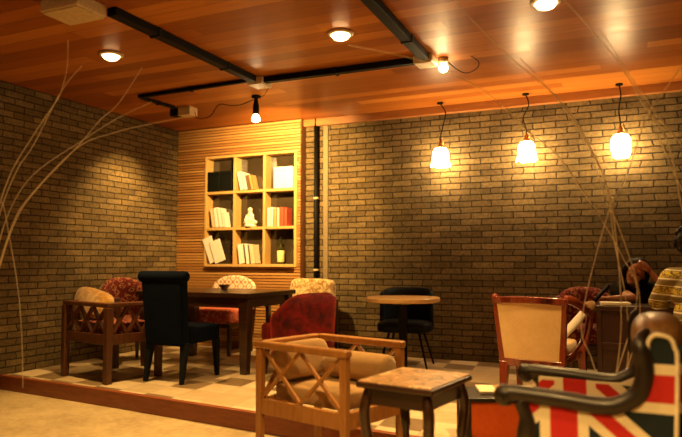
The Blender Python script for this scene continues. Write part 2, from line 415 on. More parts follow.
structure(MB().box((XR + .06, (YB + YF) / 2, (CZ + LZ) / 2), (.12, YB - YF + .24, CZ - LZ)).build('wall_right', 'brick_y'))
structure(MB().box(((XL + XR) / 2, YF - .06, (CZ + LZ) / 2), (XR - XL, .12, CZ - LZ)).build('wall_front', 'plaster'))
structure(MB().box(((-3.68 + XR) / 2, YB - .035, CZ - .045), (XR + 3.68, .07, .09)).build('trim_2', 'cornice', bevel=.006))
structure(MB().box((-3.40, YB - .008, CZ / 2), (.06, .016, CZ)).build('trim_3', 'plaster'))
# slatted timber panel around the bookcase niche
PX0, PX1, PY = XL + .004, -3.68, 6.90
BX0, BX1, BZ0, BZ1 = -5.10, -3.725, 1.025, 2.475
m = MB()
for a, b, c, d in ((PX0, BX0, 0, CZ), (BX1, PX1, 0, CZ), (BX0, BX1, 0, BZ0), (BX0, BX1, BZ1, CZ)):
    m.box(((a + b) / 2, (PY + .025 + YB) / 2, (c + d) / 2), (b - a, YB - PY - .027, d - c))
structure(m.build('wall_panel_backing', 'slat_back'))
m = MB(); z = .01; rr = random.Random(3)
while z < CZ - .03:
    h = .0365 - .0115; dz = rr.uniform(-.002, .002); t = rr.uniform(-.006, .004)
    segs = [(PX0, PX1)] if (z + h < BZ0 or z > BZ1) else ([(PX0, BX0), (BX1, PX1)])
    for a, b in segs: m.box(((a + b) / 2, PY + .0145 + t / 2, z + h / 2 + dz), (b - a, .026 - t, h))
    z += .0365
structure(m.build('wall_slats', 'slat'))

# ------------------------------------------------------------------ bookcase and what stands in it
BW, BH, BT, BD = BX1 - BX0, BZ1 - BZ0, .034, .155
bc = thing('bookcase', 'square nine-cell pine bookcase set into the slatted timber wall', 'bookcase', ((BX0 + BX1) / 2, 6.9625, BZ0))
for sx in (-1, 1): MB().box((sx * (BW - BT) / 2, 0, BH / 2), (BT, BD, BH)).build('side_panel', 'pine', bc, bevel=.003)
CW, CH = (BW - 4 * BT) / 3, (BH - 4 * BT) / 3
for k in range(4):
    dp = .03 if k == 0 else 0
    MB().box((0, -dp / 2, BT / 2 + k * (CH + BT)), (BW - 2 * BT - .002, BD + dp - .004, BT)).build('shelf_board', 'pine', bc, bevel=.003)
for k in (1, 2):
    for j in range(3):
        MB().box((-BW / 2 + BT / 2 + k * (CW + BT), 0, BT + CH / 2 + j * (CH + BT)), (BT, BD - .006, CH - .002)).build('divider', 'pine', bc, bevel=.003)
MB().box((0, BD / 2 - .006, BH / 2), (BW - 2 * BT, .01, BH - 2 * BT)).build('back_panel', 'smoked', bc)
cx0 = lambda i: BX0 + BT + i * (CW + BT)
cz0 = lambda j: BZ0 + BT + j * (CH + BT) + .001
def slab(name, mat, w, d, h, x, j, label, cat, group=None, tilt=0, y=6.955, pages=True):
    """upright book or box with its foot at x on shelf row j; tilt leans it about its lower edge"""
    t = thing(name, label, cat, (x, y, cz0(j)), 0, group); t.rotation_euler = (0, R(tilt), 0)
    sh = 0
    mb = MB()
    if name == 'book':
        mb.box((w / 2, -d / 2 + .004, h / 2), (w, .008, h)).box((.003, 0, h / 2), (.006, d, h)).box((w - .003, 0, h / 2), (.006, d, h)).build('cover', mat, t, bevel=.0015)
        MB().box((w / 2, .004, h / 2), (w - .013, d - .014, h - .012)).build('pages', 'cream', t)
    else:
        mb.box((w / 2, 0, (h - .045) / 2), (w, d, h - .045)).build('body', mat, t, bevel=.004)
        MB().box((w / 2, 0, h - .022), (w + .003, d + .003, .042)).build('lid', mat, t, bevel=.004)
    return t
slab('storage_box', 'blackbox', .185, .13, .265, cx0(0) + .008, 2, 'left half of the black box pair in the top left bookcase cell', 'box', 'black boxes in the top left cell')
slab('storage_box', 'blackbox', .185, .13, .265, cx0(0) + .2, 2, 'right half of the black box pair in the top left bookcase cell', 'box', 'black boxes in the top left cell')
slab('storage_box', 'white', .27, .13, .27, cx0(2) + .122, 2, 'plain white box in the top right bookcase cell', 'box')
def books(i, j, specs, group):
    x = cx0(i) + specs[0]
    for mat, w, h, tilt, label in specs[1:]:
        off = math.sin(R(-tilt)) * specs[1][2] if tilt < 0 else 0
        slab('book', mat, w, .125, h, x + off, j, label, 'book', group, tilt); x += w / math.cos(R(tilt)) + .002 + (0 if tilt < 0 else 0)
    return x
books(1, 2, [.012, ('white', .06, .24, -14, 'thick white book leaning left in the top middle bookcase cell'), ('white', .05, .22, -14, 'second white book leaning left in the top middle cell, beside the thick one'),
             ('brownbook', .045, .19, -14, 'dark brown book leaning in the top middle bookcase cell'), ('tanbook', .04, .19, -14, 'tan book at the right end of the leaning top middle row')], 'books in the top middle cell')
books(0, 1, [.045, ('cream', .05, .25, -10, 'cream book at the left end of the middle left cell'), ('white', .06, .26, -10, 'broad white book second from left in the middle left cell'),
             ('white', .055, .25, -10, 'white book third from left in the middle left cell'), ('white', .035, .2, -10, 'short thin white book at the right end of the middle left cell')], 'books in the middle left cell')
books(2, 1, [.03, ('white', .04, .23, 0, 'white book at the left end of the middle right cell'), ('white', .045, .24, 0, 'white book second from left in the middle right cell'),
             ('tanbook', .045, .22, 0, 'tan book in the middle of the middle right cell'), ('cream', .04, .23, 0, 'cream book left of the red books in the middle right cell'),
             ('redbook', .06, .235, 0, 'thick red book in the middle right bookcase cell'), ('redbook', .045, .225, 0, 'thinner red book at the right end of the middle right cell')], 'books in the middle right cell')
books(1, 0, [.03, ('white', .09, .25, -8, 'wide white book at the left end of the bottom middle cell'), ('brownbook', .014, .25, -8, 'thin dark book between white ones in the bottom middle cell'),
             ('white', .05, .25, -8, 'white book in the middle of the bottom middle cell'), ('brownbook', .012, .245, -8, 'second thin dark book in the bottom middle cell'), ('cream', .07, .24, -8, 'cream book at the right end of the bottom middle cell')], 'books in the bottom middle cell')
for k, (x, y, h, w, ti, mt_, lb) in enumerate(((-4.99, 6.8765, .34, .15, -22, 'white', 'large white magazine leaning out over the left edge of the bookcase'),
                                          (-4.9, 6.8645, .29, .17, -20, 'cream', 'cream magazine in front of the large white one at the bookcase bottom left'))):
    t = thing('magazine', lb, 'magazine', (x, y, cz0(0) + .0), 0, 'magazines at the bookcase bottom left'); t.rotation_euler = (0, R(ti), 0)
    MB().box((w / 2, 0, h / 2), (w, .007, h)).build('cover', 'white' if k == 0 else 'white', t, bevel=.002)
    MB().box((w / 2, .0045, h / 2), (w - .01, .003, h - .01)).build('pages', 'brownbook', t)
# figurine: seated white ceramic figure
t = thing('figurine', 'small white ceramic figurine in the centre bookcase cell', 'figurine', (cx0(1) + .2, 6.94, cz0(1)))
MB().lathe([(.075, 0), (.08, .02), (.06, .04), (0, .045)], n=20).build('base', 'figurine', t, smooth=True)
MB().ell((0, 0, .09), (.055, .045, .06)).ell((0, -.005, .15), (.04, .034, .05)).ell((0, -.01, .215), (.032, .032, .038)).cap((-.045, -.01, .15), (-.055, -.045, .08), .014, .012).cap((.045, -.01, .15), (.055, -.045, .08), .014, .012).ell((.05, 0, .06), (.05, .04, .03)).ell((-.05, 0, .06), (.05, .04, .03)).build('figure', 'figurine', t, remesh=.006)
t = thing('bottle', 'green glass bottle with a yellow label in the bottom right cell', 'bottle', (cx0(2) + .205, 6.93, cz0(0)))
MB().lathe([(.0, 0), (.042, 0), (.044, .01), (.044, .17), (.04, .2), (.02, .235), (.016, .25), (.016, .3), (.018, .302), (.018, .31), (0, .31)], n=24).build('glass', 'bottle', t, smooth=True)
MB().lathe([(.0447, .025), (.0452, .026), (.0452, .165), (.0447, .166)], n=24).build('label', 'label', t, smooth=True)
MB().lathe([(0, .308), (.018, .308), (.018, .335), (0, .335)], n=16).build('cap', 'black', t, smooth=True)

# ------------------------------------------------------------------ services on wall and ceiling
t = thing('wall_pipe', 'black vertical pipe on the back wall right of the slatted panel', 'pipe', (-3.515, 7.005, 0))
MB().tube([(0, 0, .0), (0, 0, CZ)], .027, 14).build('pipe', 'black', t, smooth=True)
for z in (.98, 1.86): MB().lathe([(.0, 0), (.033, 0), (.033, .022), (0, .022)], (0, 0, z), 16).box((0, .025, z + .011), (.04, .035, .02)).build('bracket', 'creambox', t)
def trunk(label, p0, p1, w, h, z):
    p0, p1 = Vector((*p0, 0)), Vector((*p1, 0)); L = (p1 - p0).length
    t = thing('ceiling_trunking', label, 'cable trunking', (*p0.xy, z), math.atan2(p1.y - p0.y, p1.x - p0.x), 'black ceiling trunking')
    MB().box((L / 2, 0, -h / 2), (L, w, h)).build('channel', 'black', t, bevel=.008)
    n = max(1, int(L / .8))
    for k in range(n): MB().box((L * (k + .5) / n, 0, -h / 2 - .002), (.03, w + .012, h + .012)).build('clip', 'shell_black', t, bevel=.004)
    return t
trunk('thick black trunking running from the cream box at top left towards the back', (-3.24, 3.28), (-3.24, 5.1), .085, .06, CZ)
trunk('black trunking across the ceiling between the two middle junction boxes', (-3.16, 5.19), (-1.66, 5.22), .075, .055, CZ)
trunk('black trunking running towards the camera from the junction box beside the bare lamp', (-1.555, 5.14), (-1.5, 2.2), .085, .06, CZ)
trunk('thin black trunking left of the middle junction box, running to the left wall', (-4.72, 5.2), (-3.33, 5.16), .045, .035, CZ)
trunk('short thin black trunking ending at the spotlight box near the left wall', (-4.72, 5.24), (-4.69, 5.74), .04, .035, CZ)
def jbox(label, x, y, sx, sy, sz):
    t = thing('junction_box', label, 'junction box', (x, y, CZ), 0, 'cream ceiling boxes')
    MB().box((0, 0, -sz / 2), (sx, sy, sz)).build('body', 'creambox', t, bevel=.01)
    MB().box((0, 0, -sz - .005), (sx * .92, sy * .92, .012)).build('cover', 'creambox', t, bevel=.004)
    return t
jbox('large cream ceiling box at the top left end of the thick trunking', -3.42, 3.12, .34, .26, .085)
jbox('cream ceiling box where the thick trunking meets the cross trunking, above the bookcase spot', -3.235, 5.22, .17, .2, .06)
jbox('cream ceiling box beside the bare ceiling lamp at the right trunking crossing', -1.575, 5.245, .17, .19, .06)
# bookcase spotlight hung from the ceiling
t = thing('spotlight', 'black hanging spotlight with a lit bulb aimed at the bookcase', 'spotlight', (-3.6, 5.74, CZ))
MB().lathe([(0, 0), (.05, 0), (.05, -.02), (.02, -.03), (0, -.03)], n=20).build('canopy', 'black', t, smooth=True)
MB().lathe([(0, -.02), (.02, -.03), (.024, -.07), (.034, -.12), (.034, -.2), (.028, -.205), (0, -.205)], n=20).build('holder', 'black', t, smooth=True)
MB().lathe([(.024, -.2), (.036, -.225), (.046, -.25), (.04, -.272), (.02, -.284), (0, -.286)], n=20).build('bulb', 'bulb', t, smooth=True)
spot(t, (0, .0, -.3), (-.3, 1.2, -.85), E_SHELF, 120, .8, .045)
t = thing('spotlight', 'boxy cream and black ceiling spotlight near the left brick wall', 'spotlight', (-4.66, 5.87, CZ))
MB().box((.06, 0, -.05), (.17, .15, .1)).build('driver_box', 'creambox', t, bevel=.01)
MB().box((-.08, -.03, -.055), (.1, .12, .09)).build('lamp_head', 'black', t, bevel=.012)
spot(t, (-.09, -.0, -.125), (-.85, .0, -1.45), E_LEFT, 82, 1, .04)
t = thing('ceiling_lamp', 'small bare lit ceiling lamp beside the right junction box', 'lamp', (-1.44, 5.33, CZ))
MB().lathe([(0, 0), (.045, 0), (.045, -.03), (.03, -.05), (0, -.05)], n=20).build('base', 'creambox', t, smooth=True)
MB().ell((0, 0, -.085), (.04, .04, .042)).build('bulb', 'bulb', t, smooth=True)
def cable(label, pts, r=.005):
    o = MB().tube(smooth_path(pts), r, 6).build('cable', 'black', None, smooth=True); return tag(o, label, 'cable', 'ceiling cables')
cable('wavy black cable along the ceiling from the left spotlight box to the hanging spotlight', [(-4.5, 5.87, CZ - .06), (-4.4, 5.8, CZ - .16), (-4.25, 5.82, CZ - .14), (-4.12, 5.8, CZ - .03), (-3.95, 5.78, CZ - .06), (-3.8, 5.76, CZ - .07), (-3.64, 5.75, CZ - .035)])
cable('thin black cable from the middle junction box to the hanging spotlight', [(-3.2, 5.33, CZ - .03), (-3.28, 5.45, CZ - .03), (-3.4, 5.58, CZ - .05), (-3.56, 5.73, CZ - .03)], .003)
cable('looping black cable right of the bare ceiling lamp', [(-1.42, 5.38, CZ - .01), (-1.35, 5.42, CZ - .08), (-1.27, 5.45, CZ - .12), (-1.18, 5.46, CZ - .09), (-1.17, 5.5, CZ - .02), (-1.2, 5.35, CZ - .008)], .004)
def downlight(label, x, y, power=E_DOWN, group='round ceiling downlights', disc='disc', angle=84):
    t = thing('downlight', label, 'ceiling light', (x, y, CZ), 0, group)
    MB().lathe([(.075, -.001), (.105, -.001), (.1, -.014), (.075, -.018)], n=32).build('trim_ring', 'creambox', t, smooth=True)
    MB().lathe([(0, -.058), (.03, -.055), (.058, -.042), (.074, -.02), (.076, -.002), (0, -.002)], n=32).build('diffuser', disc, t, smooth=True)
    spot(t, (0, 0, -.075), (0, 0, -2), power, angle, 1, .06)
downlight('round lit downlight on the left of the ceiling, above the lattice armchair', -3.99, 4.05, E_DOWN, disc='disc_dim')
downlight('round lit downlight in the middle of the ceiling', -2.0, 4.4)
downlight('round lit downlight cut by the top edge of the photo, right of centre', -.48, 4.42, E_DOWN * .7)
for x, y, k, a in ((-4.0, 2.1, .3, 84), (-1.35, 1.95, 1.0, 100), (-.35, .9, 2.3, 112)): downlight('unseen round downlight added nearer the viewer to light the foreground', x, y, E_FAR * k, 'added downlights nearer the viewer', angle=a)  # added lamps; two placed and widened to brighten flag armchair and ottoman fronts

# pendants along the back wall
def pendant(label, x, tulip, kind):
    zc = 2.235; t = thing('pendant_lamp', label, 'pendant lamp', (x, 6.84, CZ), 0, 'glass pendants on the brick wall'); d = zc - CZ
    MB().lathe([(0, 0), (.035, 0), (.035, -.015), (0, -.02)], n=16).build('canopy', 'black', t, smooth=True)
    sw = (.06, .03) if kind == 0 else (.03, -.03) if kind == 1 else (.012, -.01)
    MB().tube(smooth_path([(0, 0, -.01), (sw[0], 0, -.12), (sw[1], 0, -.26), (0, 0, -.38), (0, 0, d + .2)]), .006, 8).build('cord', 'black', t, smooth=True)
    MB().lathe([(0, .2), (.012, .2), (.016, .16), (.03, .145), (.034, .12), (.03, .105), (0, .105)], (0, 0, d), 16).tube([(0, 0, d + .2), (.03, 0, d + .23), (.035, 0, d + .2), (.028, 0, d + .15)], .005, 8).build('socket', 'brass', t, smooth=True)
    if tulip:
        pr = [(.03, .115), (.06, .105), (.082, .07), (.088, .02), (.092, -.04), (.108, -.085)]
        wv = lambda z, f: -.012 * math.cos(2 * PI * f * 6) if z < -.06 else 0
    else:
        pr = [(.03, .12), (.065, .11), (.088, .07), (.092, 0), (.085, -.07), (.07, -.115)]; wv = None
    s = MB().lathe(pr, (0, 0, d), 36, wv)
    s.build('glass_shade', 'shade', t, smooth=True)
pendant('leftmost of the three lit glass pendants on the brick wall, with a curling cord', -1.89, True, 0)
pendant('middle glass pendant, a scalloped tulip shade under a brass socket', -.965, True, 1)
pendant('rightmost glass pendant, a plain rounded shade hanging from a brass hook', -.06, False, 2)

# ------------------------------------------------------------------ platform furniture
# navy upholstered dining chair, back to the camera
t = thing('dining_chair', 'navy upholstered dining chair with rolled top, its back to the viewer', 'chair', (-3.875, 4.94, -.0))
MB().pad((0, .04, .42), (.46, .5, .16), .22).build('seat', 'blue', t, smooth=True)
m = MB(); pts = [(-.215, .33), (.215, .33), (.225, .6), (.235, .945), (-.235, .945), (-.225, .6)]
m.prism(pts, lambda x, z: Vector((x, -.29 - .1 * (z - .4), z)), lambda x, z: Vector((x, -.19 - .1 * (z - .4), z)))
m.build('backrest', 'blue', t, bevel=.025)
MB().tube([(-.27, -.305, .955), (-.25, -.305, .957), (.25, -.305, .957), (.27, -.305, .955)], [.036, .052, .052, .036], 16).build('top_roll', 'blue', t, smooth=True)
for sx in (-1, 1):
    MB().leg((sx * .195, -.23, .36), (sx * .205, -.28, 0), .032, .018).build('leg', 'shell_black', t, bevel=.004)
    MB().leg((sx * .195, .24, .36), (sx * .2, .26, 0), .03, .018).build('leg', 'shell_black', t, bevel=.004)

# dark dining table
t = thing('dining_table', 'dark wooden dining table in front of the bookcase', 'table', (-4.06, 5.73, 0))
MB().box((0, 0, .7625), (1.4, .96, .045)).build('tabletop', 'walnut', t, bevel=.008)
m = MB()
for sy in (-1, 1): m.box((0, sy * .42, .69), (1.26, .03, .1))
for sx in (-1, 1): m.box((sx * .635, 0, .69), (.03, .84, .1))
m.build('apron', 'walnut', t)
for sx in (-1, 1):
    for sy in (-1, 1): MB().leg((sx * .62, sy * .4, .742), (sx * .615, sy * .395, 0), .055, .037).build('leg', 'walnut', t, bevel=.006)
t = thing('bowl', 'small dark bowl on the dark dining table', 'bowl', (-4.06, 5.86, .786))
MB().lathe([(0, 0), (.03, 0), (.034, .01), (.055, .04), (.06, .055), (.054, .055), (.045, .03), (0, .016)], n=28).build('bowl_body', 'ceramic', t, smooth=True)
MB().lathe([(.0525, .053), (.0615, .053), (.0615, .058), (.0525, .058)], n=28).build('rim', 'brass', t, smooth=True)

# lattice armchair family
def lattice_chair(name, label, loc, rz, w, d, h, seat_z, nx, mat, sides, post=.05, bar=.011, cat='armchair'):
    t = thing(name, label, cat, loc, rz)
    c = [(-w / 2, -d / 2), (w / 2, -d / 2), (w / 2, d / 2), (-w / 2, d / 2)]
    for x, y in c: MB().leg((x, y, h - .02), (x, y, 0), post / 2, post / 2 * .85).build('leg', mat, t, bevel=.006)
    for k in range(4):
        p, q = Vector((*c[k], 0)), Vector((*c[(k + 1) % 4], 0)); n = (q - p).normalized()
        if k in sides:
            ang = math.atan2(n.y, n.x); r3 = Matrix.Rotation(ang, 3, 'Z')
            e = .03 if True else 0
            MB().box((p + q) / 2 + Vector((0, 0, h)), ((q - p).length + 2 * e, .062, .042), r3).build('top_rail', mat, t, bevel=.012)
            m = MB(); L = (q - p).length - post; z0, z1 = seat_z + .02, h - .02
            for i in range(nx):
                a = p + n * (post / 2 + L * i / nx); b = p + n * (post / 2 + L * (i + 1) / nx)
                m.leg((a.x, a.y, z0), (b.x, b.y, z1), bar); m.leg((a.x, a.y, z1), (b.x, b.y, z0), bar * .98)
            m.build('lattice', mat, t)
        MB().box((p + q) / 2 + Vector((0, 0, seat_z - .03)), ((q - p).length - post * .9, .032, .09), Matrix.Rotation(math.atan2(n.y, n.x), 3, 'Z')).build('seat_rail', mat, t, bevel=.004)
    return t
t = lattice_chair('lattice_armchair', 'dark red-brown lattice armchair by the left brick wall', (-4.57, 4.74, 0), R(-13.5), .72, .54, .7, .42, 3, 'redwood', (0, 1, 3), .068, .014)
MB().pad((0, 0, .475), (.62, .46, .12), .3).build('seat_cushion', 'damask', t, smooth=True)
cu = MB().pad((0, 0, 0), (.54, .17, .27), .55).build('cushion', 'fur', None, smooth=True)
cu.location = (-4.79, 4.71, .69); cu.rotation_euler = (R(-12), R(9), R(-13.5))
tag(cu, 'golden furry cushion propped in the dark lattice armchair on the left', 'cushion')

# red damask rounded-back chair by the left wall
def damask_chair(label, loc, rz, mat_back, mat_seat, mat_leg, top=.94, w=.27):
    t = thing('tub_chair', label, 'chair', loc, rz)
    MB().shell(w, .25, .085, 1.35, lambda f: top - .22 * abs(f) ** 2.5, .3, lean=.1).build('backrest', mat_back, t, smooth=True)
    MB().pad((0, .03, .41), (.46, .47, .16), .3).build('seat', mat_seat, t, smooth=True)
    MB().box((0, .03, .33), (.42, .42, .05)).build('seat_frame', mat_leg, t, bevel=.008)
    for sx in (-1, 1):
        for sy, q in ((-1, -.03), (1, .02)): MB().leg((sx * .185, .03 + sy * .18, .33), (sx * .195, .03 + sy * .19 + q, 0), .024, .015).build('leg', mat_leg, t, bevel=.003)
    return t
damask_chair('red damask round-backed chair between the left brick wall and the dark dining table', (-5.12, 5.52, 0), R(-118), 'damask', 'damask', 'walnut', .915, .3)
damask_chair('red damask round-backed chair against the back wall left of the leaning woman', (-.41, 6.6, 0), R(188), 'damask', 'damask', 'walnut', .845, .33)

# patterned settee chair behind the dining table
t = thing('side_chair', 'chair with pale trellis-patterned back and rose seat behind the dining table', 'chair', (-4.53, 6.48, 0), R(180))
bp = [(-.3, .5), (.3, .5), (.31, .7)] + [(math.cos(a) * .31, .76 + math.sin(a) * .16) for a in [PI * i / 14 for i in range(15)]] + [(-.31, .7)]
MB().prism(bp, lambda x, z: Vector((x, -.27 - .12 * (z - .5), z)), lambda x, z: Vector((x, -.2 - .12 * (z - .5), z))).build('backrest', 'trellis', t, bevel=.02)
MB().pad((0, .02, .45), (.62, .5, .17), .25).build('seat', 'rose', t, smooth=True)
MB().box((0, .02, .345), (.58, .45, .05)).build('seat_frame', 'walnut', t, bevel=.006)
for sx in (-1, 1):
    MB().leg((sx * .26, -.2, .52), (sx * .27, -.25, 0), .024, .017).build('leg', 'walnut', t, bevel=.003)
    MB().leg((sx * .26, .2, .34), (sx * .265, .22, 0), .024, .016).build('leg', 'walnut', t, bevel=.003)

# cream plush armchair with dark wooden arms
t = thing('plush_armchair', 'cream mottled plush armchair with dark wooden arms under the wall pipe', 'armchair', (-3.47, 6.56, 0), R(172))
MB().pad((0, -.2, .64), (.6, .14, .5), .3, rot(6)).build('backrest', 'plush', t, smooth=True)
MB().pad((0, .04, .42), (.52, .52, .17), .28).build('seat', 'plush', t, smooth=True)
for sx in (-1, 1):
    MB().tube(smooth_path([(sx * .31, -.26, .64), (sx * .315, 0, .635), (sx * .315, .22, .62), (sx * .31, .27, .58)]), .026, 10, .8).build('arm', 'walnut', t, smooth=True)
    MB().leg((sx * .3, .24, .62), (sx * .3, .25, 0), .024, .018).build('leg', 'walnut', t, bevel=.004)
    MB().leg((sx * .29, -.26, .64), (sx * .29, -.3, 0), .024, .018).build('leg', 'walnut', t, bevel=.004)
MB().box((0, 0, .34), (.57, .5, .06)).build('seat_frame', 'walnut', t, bevel=.005)

# red velvet tub chair
t = thing('velvet_chair', 'crimson velvet tub chair at the right end of the dark dining table', 'chair', (-2.93, 5.52, 0), R(66))
MB().shell(.3, .28, .1, 1.75, lambda f: .8 - .2 * abs(f) ** 3, .22, lean=.16, e=.75).build('backrest', 'velvet', t, smooth=True)
MB().pad((0, .1, .4), (.5, .56, .2), .35).build('seat', 'velvet', t, smooth=True)
for sx in (-1, 1):
    MB().leg((sx * .2, .28, .32), (sx * .21, .3, 0), .022, .014).build('leg', 'walnut', t)
    MB().leg((sx * .19, -.17, .32), (sx * .2, -.22, 0), .022, .014).build('leg', 'walnut', t)

# round table and black shell chair
t = thing('round_table', 'round table with a pale wooden top and black pedestal by the brick wall', 'table', (-2.05, 5.99, 0))
MB().lathe([(0, .7), (.35, .7), (.362, .71), (.362, .738), (.355, .745), (0, .745)], n=48).build('tabletop', 'tabletop', t, smooth=False)
MB().lathe([(0, .7), (.09, .7), (.09, .69), (.045, .66), (.04, .05), (.06, .03), (0, .03)], n=20).build('pedestal', 'black', t, smooth=True)
MB().lathe([(0, 0), (.2, 0), (.2, .012), (.06, .03), (0, .035)], n=32).build('base', 'black', t, smooth=True)
t = thing('shell_chair', 'black tub-shaped shell chair with thin splayed legs behind the round table', 'chair', (-2.17, 6.45, 0), R(188))
MB().shell(.28, .26, .035, 1.65, lambda f: .815 - .05 * abs(f) ** 3, lambda f: .4, lean=.0, e=.8).build('backrest', 'shell_black', t, smooth=True)
MB().pad((0, .02, .42), (.56, .5, .12), .4).build('seat', 'shell_black', t, smooth=True)
for sx in (-1, 1):
    for sy in (-1, 1): MB().leg((sx * .15, sy * .13, .38), (sx * .25, sy * .23, 0), .014, .009, 8).build('leg', 'black', t, smooth=False)

# mahogany barrel chair with cream back
t = thing('barrel_chair', 'polished red mahogany barrel armchair with a cream fabric back', 'armchair', (-.72, 5.16, 0), R(-9))
cv = lambda x: .045 * (1 - (x / .28) ** 2)
def bx(x, z, off): return Vector((x, -cv(x) - .12 * (z - .45) + off, z))
def strip(m, outline, t0, t1):
    return m.prism(outline, lambda x, z: bx(x, z, t0), lambda x, z: bx(x, z, t1))
ns = 10
top = [(-.25 + .5 * i / ns, .765 + .012 * (1 - (2 * i / ns - 1) ** 2)) for i in range(ns + 1)]
bot = [(.212 - .424 * i / ns, .335) for i in range(ns + 1)]
m = MB()
def grid(m, tp, bt, t0, t1):
    """tp left-to-right, bt left-to-right"""
    for i in range(len(tp) - 1): strip(m, [bt[i], bt[i + 1], tp[i + 1], tp[i]], t0, t1)
    bmesh.ops.remove_doubles(m.bm, verts=m.bm.verts, dist=1e-5)
    m.bm.verts.index_update(); seen = {}
    for f in m.bm.faces: seen.setdefault(tuple(sorted(v.index for v in f.verts)), []).append(f)
    bmesh.ops.delete(m.bm, geom=[f for L in seen.values() if len(L) > 1 for f in L], context='FACES_ONLY'); return m
grid(m, top, bot[::-1], -.012, .05).build('back_panel', 'cream_fabric', t)
m = MB(); otop = [(-.285 + .57 * i / ns, .815 + .012 * (1 - (2 * i / ns - 1) ** 2)) for i in range(ns + 1)]; itop = [(-.27 + .54 * i / ns, .762 + .012 * (1 - (2 * i / ns - 1) ** 2)) for i in range(ns + 1)]
grid(m, otop, itop, -.022, .03).build('top_rail', 'mahogany', t, bevel=.008)
m = MB(); grid(m, [(-.23 + .46 * i / ns, .34) for i in range(ns + 1)], [(-.225 + .45 * i / ns, .28) for i in range(ns + 1)], -.022, .03).build('lower_rail', 'mahogany', t, bevel=.006)
for s in (-1, 1):
    MB().leg(bx(s * .268, .79, .005), bx(s * .228, .3, .005), .02, .024).build('stile', 'mahogany', t, bevel=.006)
    MB().leg(bx(s * .215, .31, .005), (s * .225, -.03, 0), .034, .022).build('leg', 'mahogany', t, bevel=.006)
    MB().leg((s * .26, .5, .36), (s * .265, .52, 0), .032, .02).build('leg', 'mahogany', t, bevel=.006)
    arm = smooth_path([bx(s * .27, .81, .01), (s * .31, .04, .795), (s * .345, .2, .74), (s * .345, .38, .69), (s * .33, .48, .62), (s * .3, .52, .48), (s * .265, .5, .35)])
    MB().tube(arm, [.028] * len(arm), 12, 1.25).build('arm', 'mahogany', t, smooth=True)
    MB().tube(smooth_path([(s * .25, .05, .36), (s * .3, .16, .42), (s * .33, .28, .52), (s * .335, .4, .66)]), .014, 8).build('arm_support', 'mahogany', t, smooth=True)
m = MB(); m.box((0, .5, .35), (.5, .035, .07))
for s in (-1, 1): m.box((s * .24, .25, .35), (.035, .5, .07))
m.build('seat_frame', 'mahogany', t, bevel=.005)
MB().pad((0, .26, .41), (.48, .48, .12), .3).build('seat', 'cream_fabric', t, smooth=True)

# low orange ottoman with black rim, magazine on it
t = thing('ottoman', 'low orange upholstered ottoman with a black rim beside the stone-topped side table', 'ottoman', (-.76, 4.135, 0), R(23))
MB().box((0, 0, .14), (.5, .34, .22)).build('body', 'orange', t, bevel=.015)
MB().box((0, 0, .262), (.53, .37, .028)).build('rim', 'black_wood', t, bevel=.008)
for sx in (-1, 1):
    for sy in (-1, 1): MB().leg((sx * .245, sy * .165, .25), (sx * .245, sy * .165, 0), .016).build('leg', 'black_wood', t)
t = thing('magazine', 'pale magazine lying flat on the orange ottoman', 'magazine', (-.74, 4.16, .277), R(20))
MB().box((0, 0, .01), (.36, .22, .018)).build('pages', 'cream', t, bevel=.002)
MB().box((.02, 0, .0205), (.18, .2, .003)).build('cover', 'tan', t)

# bar table where the two people sit
t = thing('bar_table', 'dark red-brown wooden table where two people sit at the right', 'table', (.47, 5.83, 0))
MB().box((0, 0, .72), (1.5, .5, .04)).build('tabletop', 'dark_table', t, bevel=.006)
m = MB(); m.box((-.72, 0, .35), (.04, .48, .7)).box((.72, 0, .35), (.04, .48, .7)).box((0, -.2, .36), (1.41, .04, .68)).box((0, .04, .1), (1.41, .03, .08)); m.build('base', 'dark_table', t, bevel=.004)
for z in (.14, .42): MB().box((0, -.228, z), (1.4, .025, .05)).build('rail', 'dark_table', t, bevel=.004)
bk = thing('book', 'closed white book lying on the dark table under the woman\'s forearm', 'book', (-.13, 5.70, .741), R(8))
MB().box((0, 0, .012), (.22, .15, .024)).build('cover', 'white', bk, bevel=.002)
MB().box((.004, -.001, .012), (.216, .153, .016)).build('pages', 'cream', bk)

# ------------------------------------------------------------------ foreground on the lower floor
t = lattice_chair('lattice_armchair', 'golden wooden lattice armchair with tan cushions in the foreground', (-1.66, 3.5, LZ), R(-15), .65, .52, .73, .4, 2, 'oak', (0, 2, 3), .046, .009)
MB().pad((0, 0, .455), (.58, .42, .11), .28).build('seat_cushion', 'tan', t, smooth=True)
q = MB().pad((0, 0, 0), (.13, .42, .22), .42).build('cushion', 'tan', None, smooth=True)
q.location = (-1.86, 3.53, .5); q.rotation_euler = (0, R(-18), R(-15)); tag(q, 'square tan cushion leaning on the back of the golden lattice armchair', 'cushion')
b = MB().lathe([(0, -.23), (.05, -.23), (.078, -.22), (.085, -.2), (.085, .2), (.078, .22), (.05, .23), (0, .23)], n=28).build('bolster', 'tan', None, smooth=True)
tag(b, 'round tan bolster lying along the far arm of the golden lattice armchair', 'bolster'); b.location = (-1.515, 3.6, .468); b.rotation_euler = (0, R(90), R(-15))
for z in (-.225, .225): pass
